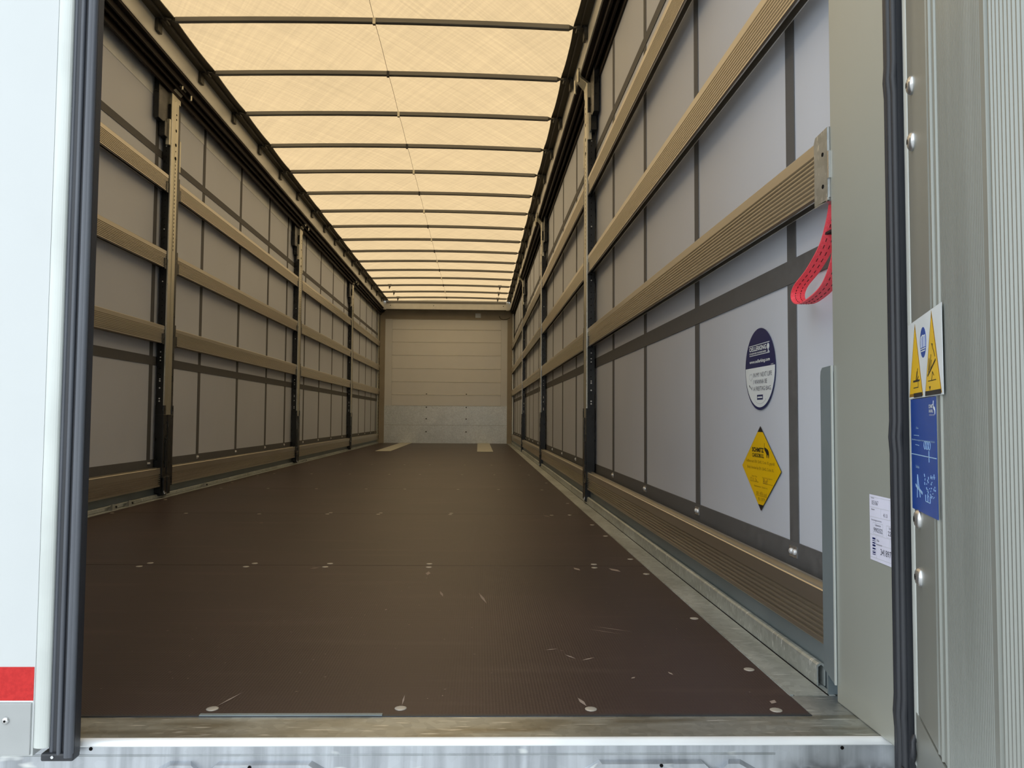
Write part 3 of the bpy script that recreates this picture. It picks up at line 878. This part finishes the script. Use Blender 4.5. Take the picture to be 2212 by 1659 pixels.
# header beam carrying the roof
hb = root('trim_6', (0, LEN - .35, 0), 'pale header beam across the front end under the roof canvas', 'beam', kind='structure')
YH = LEN - .30
b = MB(); b.box(-1.11, 1.17, YH, YH + .06, 2.545, 2.675); b.build('beam', 'railin', hb)
b = MB(); b.box(-1.11, 1.17, YH - .012, YH + .06, 2.538, 2.548); b.build('lower_lip', 'bracket', hb)
b = MB(); b.box(-1.11, 1.17, YH - .015, YH + .06, 2.665, 2.70); b.build('upper_lip', 'bow', hb)
for s, x in ((-1, -1.11), (1, 1.17)):
    b = MB(); b.add([(x, YH - .02, 2.54), (x, YH - .02, 2.69), (x + s * .14, YH - .02, 2.70), (x + s * .14, YH - .02, 2.60), (x + s * .05, YH - .02, 2.54),
                     (x, YH + .05, 2.54), (x, YH + .05, 2.69), (x + s * .14, YH + .05, 2.70), (x + s * .14, YH + .05, 2.60), (x + s * .05, YH + .05, 2.54)],
                    [(0, 1, 2, 3, 4), (9, 8, 7, 6, 5), (0, 5, 6, 1), (1, 6, 7, 2), (2, 7, 8, 3), (3, 8, 9, 4), (4, 9, 5, 0)])
    b.build('corner_gusset', 'railin', hb)
for x in (-.21, -1.03, 1.12):
    MB().dome((x, YH, 2.62), (0, -1, 0), .009, .005, 8).build('bolt', 'bracket', hb)
MB().box(-1.36, 1.42, YH + .05, LEN + .06, 2.70, 2.74).build('roof_cap', 'outer', hb)

# ------------------------------------------------------------------ rear header (unseen, built to block light) and right rear pillar
rh = root('trim_7', (0, 0, 2.7), 'white rear header beam above the door opening', 'beam', kind='structure')
MB().box(-1.36, 1.42, -.10, .02, 2.62, 2.80).build('header_box', 'outer', rh)
MB().box(-1.36, -1.22, -.09, .03, -.1, 2.62).build('left_corner_post', 'outer', rh)

pl = root('trim_8', (XR, 0, 0), 'grey-green painted rear corner pillar on the right with a paper label', 'pillar', kind='structure')
MB().box(XR, 1.40, -.138, .060, .0, 2.615).build('pillar_body', 'pillar', pl, bevel=.003)
MB().box(1.312, 1.36, -.12, -.07, -.3, .0).build('lower_stub', 'whiteedge', pl)
b = MB()
cp = [(.058, .03), (.102, .045), (.102, .575), (.100, .585), (.094, .591), (.058, .593)]
b.loft([[(XR - .004, y, z) for y, z in cp], [(XR + .0, y, z) for y, z in cp]])
b.build('cover_strip', 'blue_galv', pl)
MB().box(XR - .0045, XR - .0015, .0555, .059, .03, .593).build('strip_highlight', 'whiteedge', pl)  # pale sliver painting the highlight along the cover strip's edge
MB().box(XR + .001, 1.335, .096, .0995, .0, .585).build('return_flange', 'blue_galv', pl)
# seal on the pillar: three rubber lobes
def lobes(mb, pts, z0, z1, n=8, jitter=()):
    """pts: centre x, centre y, radius"""
    for x, y, r in pts:
        ring = lambda z, dx=0: [(x + dx + r * math.cos(2 * math.pi * k / n), y + r * math.sin(2 * math.pi * k / n), z) for k in range(n)]
        zs = [z0] + [q for q in sorted(jitter) for q in (q - .025, q, q + .025)] + [z1]
        rs = []
        for z in zs: rs.append(ring(z, -.0018 if z in jitter else 0))
        mb.loft(rs, smooth=True)
gs = MB(); lobes(gs, [(1.288, -.1435, .0062), (1.286, -.1535, .0068), (1.2875, -.164, .006)], -.035, 2.62, jitter=(.47, .06, 1.02))
gs.box(1.288, 1.33, -.172, -.138, -.02, 2.62)
gs.build('rubber_seal', 'rubber', pl)
b = MB(); b.tube([(1.284, -.158, -.03), (1.282, -.166, -.015), (1.286, -.176, -.02), (1.287, -.178, -.045), (1.283, -.17, -.06), (1.283, -.16, -.05), (1.284, -.157, -.03)], .0045, 6)
b.build('torn_seal_end', 'rubber', pl)
# paper label
F = Face((XR - .0006, 0, 0), (0, -1, 0), (-1, 0, 0))
lb = MB(); F.poly(lb, [(.066, .272), (.150, .270), (.150, .3745), (.0655, .376)], 0, .0004)
lab = lb.build('paper_label', 's_lilac', pl, label='white paper delivery label with barcodes and numbers')
h = .0006
b = MB()
F.text(b, '990352', .078, .105, .317, .3245, h, .01); F.text(b, '2263', .121, .139, .317, .3245, h, .01); F.text(b, '3418979', .098, .134, .2835, .2935, h, .01)
F.text(b, '1051067', .073, .093, .360, .367, h); F.text(b, '41.0', .108, .120, .344, .350, h); F.text(b, 'Colisnummer', .082, .100, .327, .3305, h); F.text(b, 'Referenz', .124, .139, .327, .3305, h); F.text(b, 'Sendungsnummer', .071, .103, .334, .3375, h)
F.text(b, 'No', .087, .094, .303, .307, h); F.text(b, 'Absender', .071, .082, .3515, .354, h); F.text(b, 'Empfang', .071, .080, .3695, .372, h); F.text(b, 'Packstück', .086, .103, .2975, .300, h)
b.build('lettering', 's_grey', lab)
b = MB()
for (a0, b0, a1, b1) in ((.067, .356, .127, .356), (.067, .3405, .15, .3415), (.067, .3125, .15, .3125), (.085, .2985, .15, .2985), (.067, .2765, .15, .276), (.101, .3405, .101, .356), (.127, .3405, .127, .3735), (.085, .2765, .085, .3125), (.125, .2985, .125, .3125),
                         (.067, .3725, .15, .3715), (.076, .314, .106, .314), (.076, .332, .106, .332), (.076, .314, .076, .332), (.106, .314, .106, .332), (.117, .314, .15, .314), (.117, .332, .15, .332), (.117, .314, .117, .332)):
    F.line(b, a0, b0, a1, b1, .0005, .0004, h)
b.build('ruling', 's_pale', lab)
b = MB()
for z, q in ((.3065, .0028), (.303, .0012), (.2995, .002), (.2955, .003), (.2905, .0022), (.287, .0008), (.2845, .002), (.2815, .0012)):
    F.rect(b, .0735, .0825, z - q / 2, z + q / 2, .0004, h)
for z, q in ((.363, .002), (.358, .0012), (.354, .0028), (.350, .0035), (.3455, .002)):
    F.rect(b, .133, .147, z - q / 2, z + q / 2, .0004, h)
b.build('barcode', 's_navy', lab)

# ------------------------------------------------------------------ left door leaf, closed, seen from outside
d1 = root('door_1', (-.6, -.11, 0), 'closed white left rear door leaf with red reflective tape and rubber edge seal', 'door', kind='structure')
YO = -.125
MB().box(-1.33, .0, YO, YO + .024, -.01, 2.72).build('door_skin', 'white', d1)
b = MB()
n = 10
secp = [(0.0, YO + .02)] + [(.0115 - .0115 * math.cos(math.pi * k / n), YO + .002 - .006 * math.sin(math.pi * k / n)) for k in range(n + 1)] + [(.023, YO + .02)]
b.loft([[(x, y, z) for x, y in secp] for z in (.002, 2.72)], smooth=False)
b.build('edge_profile', 'whiteedge', d1, bevel=0)
b = MB(); lobes(b, [(.0375, YO + .0015, .0034), (.0508, YO + .001, .0056), (.0538, YO + .0015, .0054), (.0255, YO + .005, .003)], -.012, 2.72, 12)
b.build('rubber_seal', 'seal', d1)
MB().box(.022, .0592, YO + .0035, YO + .02, -.012, 2.72).build('seal_carrier', 'rubber', d1)
b = MB(); b.box(.012, .060, YO - .002, YO + .02, -.018, -.006)
b.build('seal_foot', 'rubber', d1, bevel=.003)
MB().disc((.030, YO - .0025, -.011), (0, -1, 0), .0022, .001, 8).build('rivet', 'whitedot', d1)
MB().box(-1.33, -.0015, YO - .0006, YO, .0705, .1195).build('reflective_tape', 'red', d1)
MB().box(-1.33, -.0015, YO - .0009, YO, .0685, .0705).build('tape_edge', 's_white', d1)
MB().box(-1.33, -.003, YO - .003, YO, -.008, .0675).build('base_plate', 'lowgrey', d1, bevel=.001)
for x in (-.039, -.30, -.56, -.82, -1.08):
    q = MB().dome((x, YO - .003, .0425), (0, -1, 0), .0055, .0035, 14).build('bolt', 'bolt', d1)
    MB().disc((x, YO - .0066, .0425), (0, -1, 0), .0018, .0004, 6).build('bolt_socket', 'hole', q)

# ------------------------------------------------------------------ right door leaf, swung open, seen from inside
A = math.radians(20.5)
HO = Vector((1.295, -.175, 0)); DU = Vector((-math.sin(A), -math.cos(A), 0)); DN = Vector((-math.cos(A), math.sin(A), 0))
D = Face(HO, DU, DN)
d2 = root('door_2', HO, 'open right rear door leaf in ribbed grey aluminium with warning stickers', 'door', kind='structure')
prof = [(.030, .0), (.168, .0), (.170, .0015), (.173, .0015), (.175, .0)]
prof += [(.193, .0), (.1935, .002), (.1955, .002), (.196, -.0008), (.221, -.0008), (.2215, .0016), (.2235, .0016), (.224, -.001)]
s_ = .228
while s_ < .418:
    prof += [(s_, -.001), (s_ + .0012, -.0003), (s_ + .0034, -.0003), (s_ + .0046, -.001)]; s_ += .0065
prof += [(.420, -.001), (.446, -.001), (.4465, .0018), (.4485, .0018), (.449, -.001)]
s_ = .458
while s_ < 1.2:
    prof += [(s_, -.001), (s_ + .002, .0012), (s_ + .0055, .0012), (s_ + .0075, -.001)]; s_ += .0118
prof += [(1.25, -.001)]
b = MB()
ring = prof + [(1.25, -.03), (.03, -.03)]
b.loft([[D.p(a, z, hh) for a, hh in ring] for z in (.079, 2.70)])
b.build('ribbed_panel', 'alu', d2)
b = MB()
n = 8
ring = [(.031, -.03)] + [(.031, -.003), (.028, .0005)] + [(.012 + .014 * math.cos(math.pi * k / n), -.004 + .006 * math.sin(math.pi * k / n)) for k in range(n + 1)] + [(-.008, -.012), (-.008, -.03)]
b.loft([[D.p(a, z, hh) for a, hh in ring] for z in (.0, 2.70)])
b.build('edge_profile', 'whiteedge', d2)
b = MB(); D.rect(b, .012, 1.25, -.12, .0765, -.03, .0012); b.build('bottom_rail', 'alu', d2, bevel=.001)
b = MB(); D.rect(b, .01, 1.25, .0765, .079, -.03, -.002); b.build('rail_gap', 'hole', d2)
b = MB()
for z in (.03,):
    b.tube([D.p(.012, z + .01, .002), D.p(.02, z + .004, .006), D.p(.024, z - .01, .006), D.p(.018, z - .022, .006), D.p(.010, z - .02, .004)], .004, 6)
b.build('rubber_buffer', 'rubber', d2)
for z in (.975, .893, .358, .278, 1.49, 1.41, 2.0, 1.92):
    q = MB().dome(D.p(.068, z, .0), DN, .0135, .0075, 18).build('hinge_bolt', 'bolt', d2)
    MB().disc(D.p(.068, z, .0072), DN, .0045, .0006, 6).build('bolt_socket', 'hole', q)

# yellow warning sticker
wb_ = MB(); D.poly(wb_, [(.020, .5265), (.247, .5265), (.245, .637), (.020, .6345)], .0022, .0027)
st = wb_.build('warning_sticker', 's_white', d2, label='white sticker with two yellow warning triangles above the blue one')
T1 = [(.022, .529), (.1235, .529), (.0735, .6305)]; T2 = [(.1385, .529), (.239, .529), (.187, .6345)]
def inset(T, q):
    cx = sum(p[0] for p in T) / 3; cy = sum(p[1] for p in T) / 3
    return [(cx + (a - cx) * q, cy + (c - cy) * q) for a, c in T]
b = MB(); D.poly(b, T1, .0027, .0030); D.poly(b, T2, .0027, .0030); b.build('triangle_outline', 's_brown', st)
b = MB(); D.poly(b, inset(T1, .88), .0030, .0033); D.poly(b, inset(T2, .88), .0030, .0033); b.build('triangle', 's_yellow', st)
b = MB()
D.rect(b, .060, .119, .5275, .5335, .0033, .0036); D.rect(b, .142, .236, .5275, .5335, .0033, .0036)
D.rect(b, .058, .104, .549, .5515, .0033, .0036); D.line(b, .082, .549, .092, .567, .0018, .0033, .0036); D.line(b, .086, .551, .098, .556, .0012, .0033, .0036); D.line(b, .077, .551, .087, .563, .0012, .0033, .0036)
D.line(b, .06, .541, .094, .541, .0012, .0033, .0036); D.line(b, .094, .541, .094, .549, .0015, .0033, .0036)
D.line(b, .160, .553, .210, .571, .0025, .0033, .0036); D.line(b, .166, .557, .171, .575, .0022, .0033, .0036); D.line(b, .171, .560, .183, .579, .0016, .0033, .0036); D.line(b, .177, .558, .186, .572, .0014, .0033, .0036)
D.line(b, .162, .546, .210, .546, .0010, .0033, .0036); D.line(b, .184, .546, .190, .557, .0014, .0033, .0036); D.line(b, .190, .557, .198, .552, .0012, .0033, .0036)
D.poly(b, [(.186, .593), (.194, .592), (.192, .588)], .0033, .0036); D.line(b, .190, .59, .200, .582, .0012, .0033, .0036); D.line(b, .2, .582, .206, .575, .0012, .0033, .0036)
D.poly(b, [(.168, .539), (.177, .539), (.1725, .534)], .0033, .0036)
b.build('pictogram', 's_black', st)
b = MB(); circ = [(.130 + .0205 * math.cos(2 * math.pi * k / 20), .5995 + .0205 * math.sin(2 * math.pi * k / 20)) for k in range(20)]
D.poly(b, circ, .0027, .0030); b.build('manual_symbol', 's_blue', st)
b = MB()
for (a0, c0, a1, c1) in ((.116, .593, .116, .607), (.123, .593, .123, .609), (.131, .593, .131, .608), (.138, .593, .138, .609), (.145, .593, .145, .607), (.116, .607, .130, .609), (.131, .608, .145, .608), (.114, .591, .146, .591), (.116, .588, .144, .588)):
    D.line(b, a0, c0, a1, c1, .0013, .0030, .0033)
b.build('book_lines', 's_white', st)
# blue instruction sticker
bb = MB(); D.poly(bb, [(.026, .369), (.2005, .3725), (.199, .5255), (.026, .5255)], .0016, .0022)
bs = bb.build('instruction_sticker', 's_blue', d2, label='tall blue instruction sticker with white lettering and drawings')
b = MB(); hh = .0025
D.text(b, 'SCHMITZ', .157, .188, .511, .516, hh, .02); D.text(b, 'CARGOBULL', .157, .185, .5055, .5095, hh, .02)
D.poly(b, [(.184, .517), (.187, .513), (.192, .5125), (.1955, .508), (.194, .503), (.1925, .5075), (.1895, .509), (.187, .51)], .0022, .0026); D.line(b, .185, .516, .186, .5205, .0008, .0022, .0026)
D.text(b, 'THE TRAILER COMPANY', .159, .194, .5015, .5035, hh)
b.build('lettering', 's_white', bs)
b = MB()
D.text(b, 'Öffnen', .066, .085, .4835, .487, hh); D.text(b, 'Schließen', .060, .085, .429, .433, hh)
D.text(b, 'Bedienungsanleitung beachten', .035, .19, .4665, .4695, hh)
D.line(b, .028, .4475, .198, .448, .0011, .0022, .0026); D.line(b, .152, .441, .152, .456, .0012, .0022, .0026); D.line(b, .05, .4745, .085, .4745, .0007, .0022, .0026); D.line(b, .06, .4615, .085, .461, .0007, .0022, .0026)
for cx_ in (.127, .141, .155):
    for k in range(10):
        a0 = 2 * math.pi * k / 10; a1 = 2 * math.pi * (k + 1) / 10
        D.line(b, cx_ + .0065 * math.cos(a0), .4625 + .0055 * math.sin(a0), cx_ + .0065 * math.cos(a1), .4625 + .0055 * math.sin(a1), .0007, .0022, .0026)
rnd = random.Random(3)
for k in range(34):
    a0 = rnd.uniform(.118, .190); c0 = rnd.uniform(.396, .424)
    D.line(b, a0, c0, a0 + rnd.uniform(-.008, .008), c0 + rnd.uniform(-.004, .004), .0008, .0022, .0026)
for (a0, c0, a1, c1) in ((.055, .406, .104, .398), (.056, .4045, .104, .3965), (.057, .403, .103, .3955), (.07, .42, .066, .388), (.07, .42, .088, .39), (.125, .3885, .155, .3885), (.125, .397, .125, .3885), (.14, .397, .14, .3885), (.155, .397, .155, .3885)):
    D.line(b, a0, c0, a1, c1, .0008, .0022, .0026)
b.build('drawing', 's_lblue', bs)

# ------------------------------------------------------------------ stickers on the right curtain
K = Face((CR - .0024, 0, 0), (0, -1, 0), (-1, 0, 0))
ov = MB(); cy0, cz0 = -.560, .6190
def circle(r, z0=-9, n=48, c=(cy0, cz0)):
    return [(c[0] + r * math.cos(2 * math.pi * k / n), c[1] + r * math.sin(2 * math.pi * k / n)) for k in range(n)]
K.poly(ov, circle(.1003), .0, .0005)
ovo = ov.build('round_sticker', 's_navy', curtains['r'], label='round navy and white sticker reading OELLERKING')
b = MB(); low = [(cy0 + .0973 * math.cos(t), cz0 + .0015 + .0953 * math.sin(t)) for t in [math.pi + math.pi * k / 24 for k in range(25)]]
low = [(a, c + .003) if k in (0, 24) else (a, c) for k, (a, c) in enumerate(low)]
K.poly(b, low, .0005, .0009); b.build('white_field', 's_white', ovo)
b = MB(); hh = .0012
K.line(b, -.630, .679, -.495, .6805, .0016, .0005, hh); K.line(b, -.628, .6545, -.495, .655, .0016, .0005, hh)
K.text(b, 'OELLERKING', -.629, -.514, .665, .6765, hh, .03); K.text(b, 'SCHLESWIGER TAUWERKFABRIK', -.628, -.514, .6575, .662, hh, .02)
K.text(b, 'www.oellerking.com', -.628, -.492, .6325, .6435, hh, .02); K.text(b, 'INFO', -.485, -.470, .6245, .6275, hh)
K.poly(b, [(-.5035 + .0068 * math.cos(2 * math.pi * k / 12), .6705 + .0072 * math.sin(2 * math.pi * k / 12)) for k in range(12)], .0005, hh)
K.line(b, -.5035, .664, -.5015, .658, .0025, .0005, hh); K.line(b, -.507, .6575, -.495, .6575, .0015, .0005, hh)
b.build('lettering', 's_white', ovo)
b = MB()
K.text(b, 'IN MY NEXT LIFE', -.601, -.481, .600, .6105, .0013, .0); K.text(b, 'I WANNA BE', -.601, -.511, .583, .5935, .0013, .0); K.text(b, 'A FREITAG BAG.', -.602, -.484, .566, .5765, .0013, .0)
b.build('slogan', 's_grey', ovo)
b = MB(); K.rect(b, -.577, -.539, .544, .556, .0009, .0013); b.build('logo_box', 's_navy', ovo)
b = MB(); K.rect(b, -.573, -.543, .548, .5515, .0013, .0016); b.build('logo_bar', 's_white', ovo)
b = MB()
for k in range(8):
    t0 = math.pi * (1.15 + .7 * k / 8); t1 = math.pi * (1.15 + .7 * (k + 1) / 8)
    K.line(b, -.557 + .042 * math.cos(t0), .556 + .022 * math.sin(t0), -.557 + .042 * math.cos(t1), .556 + .022 * math.sin(t1), .001, .0009, .0012)
HR = [(-.630, .604), (-.624, .6095), (-.618, .607), (-.612, .610), (-.608, .604), (-.611, .597), (-.619, .592), (-.627, .597), (-.630, .604)]
for p, q in zip(HR[:-1], HR[1:]): K.line(b, *p, *q, .0016, .0009, .0012)
b.build('faint_marks', 's_pale', ovo)
b = MB(); K.line(b, -.632, .5815, -.624, .576, .0026, .0009, .0013); K.line(b, -.624, .576, -.616, .572, .0014, .0009, .0013); K.line(b, -.611, .577, -.613, .569, .0022, .0009, .0013); b.build('faint_marks', 's_grey', ovo)
# diamond certificate
dm = MB(); C_ = (-.560, .377)
K.poly(dm, [(C_[0] - .1293, C_[1]), (C_[0], C_[1] - .1023), (C_[0] + .1293, C_[1]), (C_[0], C_[1] + .1023)], 0, .0005)
dmo = dm.build('diamond_sticker', 's_black', curtains['r'], label='yellow diamond certificate sticker reading SCHMITZ CARGOBULL')
b = MB(); q = .1278; v = .1010; t = .088
K.poly(b, [(C_[0] - q, C_[1]), (C_[0] - q * (1 - t / v), C_[1] - t), (C_[0] + q * (1 - t / v), C_[1] - t), (C_[0] + q, C_[1]), (C_[0] + q * (1 - t / v), C_[1] + t), (C_[0] - q * (1 - t / v), C_[1] + t)], .0005, .0009)
b.build('yellow_field', 's_yellow', dmo)
b = MB(); hh = .0012
K.text(b, 'SCHMITZ', -.615, -.536, .4155, .427, hh, .04); K.text(b, 'CARGOBULL', -.614, -.535, .4025, .4125, hh, .03)
K.poly(b, [(-.534, .427), (-.529, .4285), (-.521, .427), (-.512, .4245), (-.505, .4195), (-.503, .412), (-.5045, .404), (-.507, .404), (-.508, .411), (-.513, .412), (-.5145, .404), (-.517, .404), (-.519, .413), (-.524, .418), (-.530, .4215)], .0009, hh)
K.line(b, -.533, .427, -.531, .439, .0012, .0009, hh)
b.build('lettering', 's_black', dmo)
b = MB()
K.text(b, 'Aufbau nach EN 12642, Code XL geprüft', -.656, -.468, .3865, .3955, hh); K.text(b, 'Body checked by EN 12642, Code XL', -.649, -.474, .371, .380, hh)
K.text(b, 'Datum / Date', -.618, -.582, .3535, .357, hh); K.text(b, 'Unterschrift / Signature', -.548, -.483, .3535, .3575, hh); K.text(b, 'Identnummer / chassis-no.', -.602, -.513, .330, .3345, hh)
K.line(b, -.630, .342, -.573, .342, .0008, .0009, hh); K.line(b, -.543, .342, -.481, .342, .0008, .0009, hh); K.line(b, -.590, .310, -.519, .310, .0008, .0009, hh)
K.text(b, '17.11. 5a...', -.629, -.575, .343, .351, hh); K.text(b, 'Ref', -.541, -.512, .341, .354, hh); K.text(b, '001 476 cod', -.587, -.521, .3115, .320, hh); K.text(b, '90 / 0979', -.576, -.531, .298, .306, hh)
b.build('small_print', 's_brown', dmo)
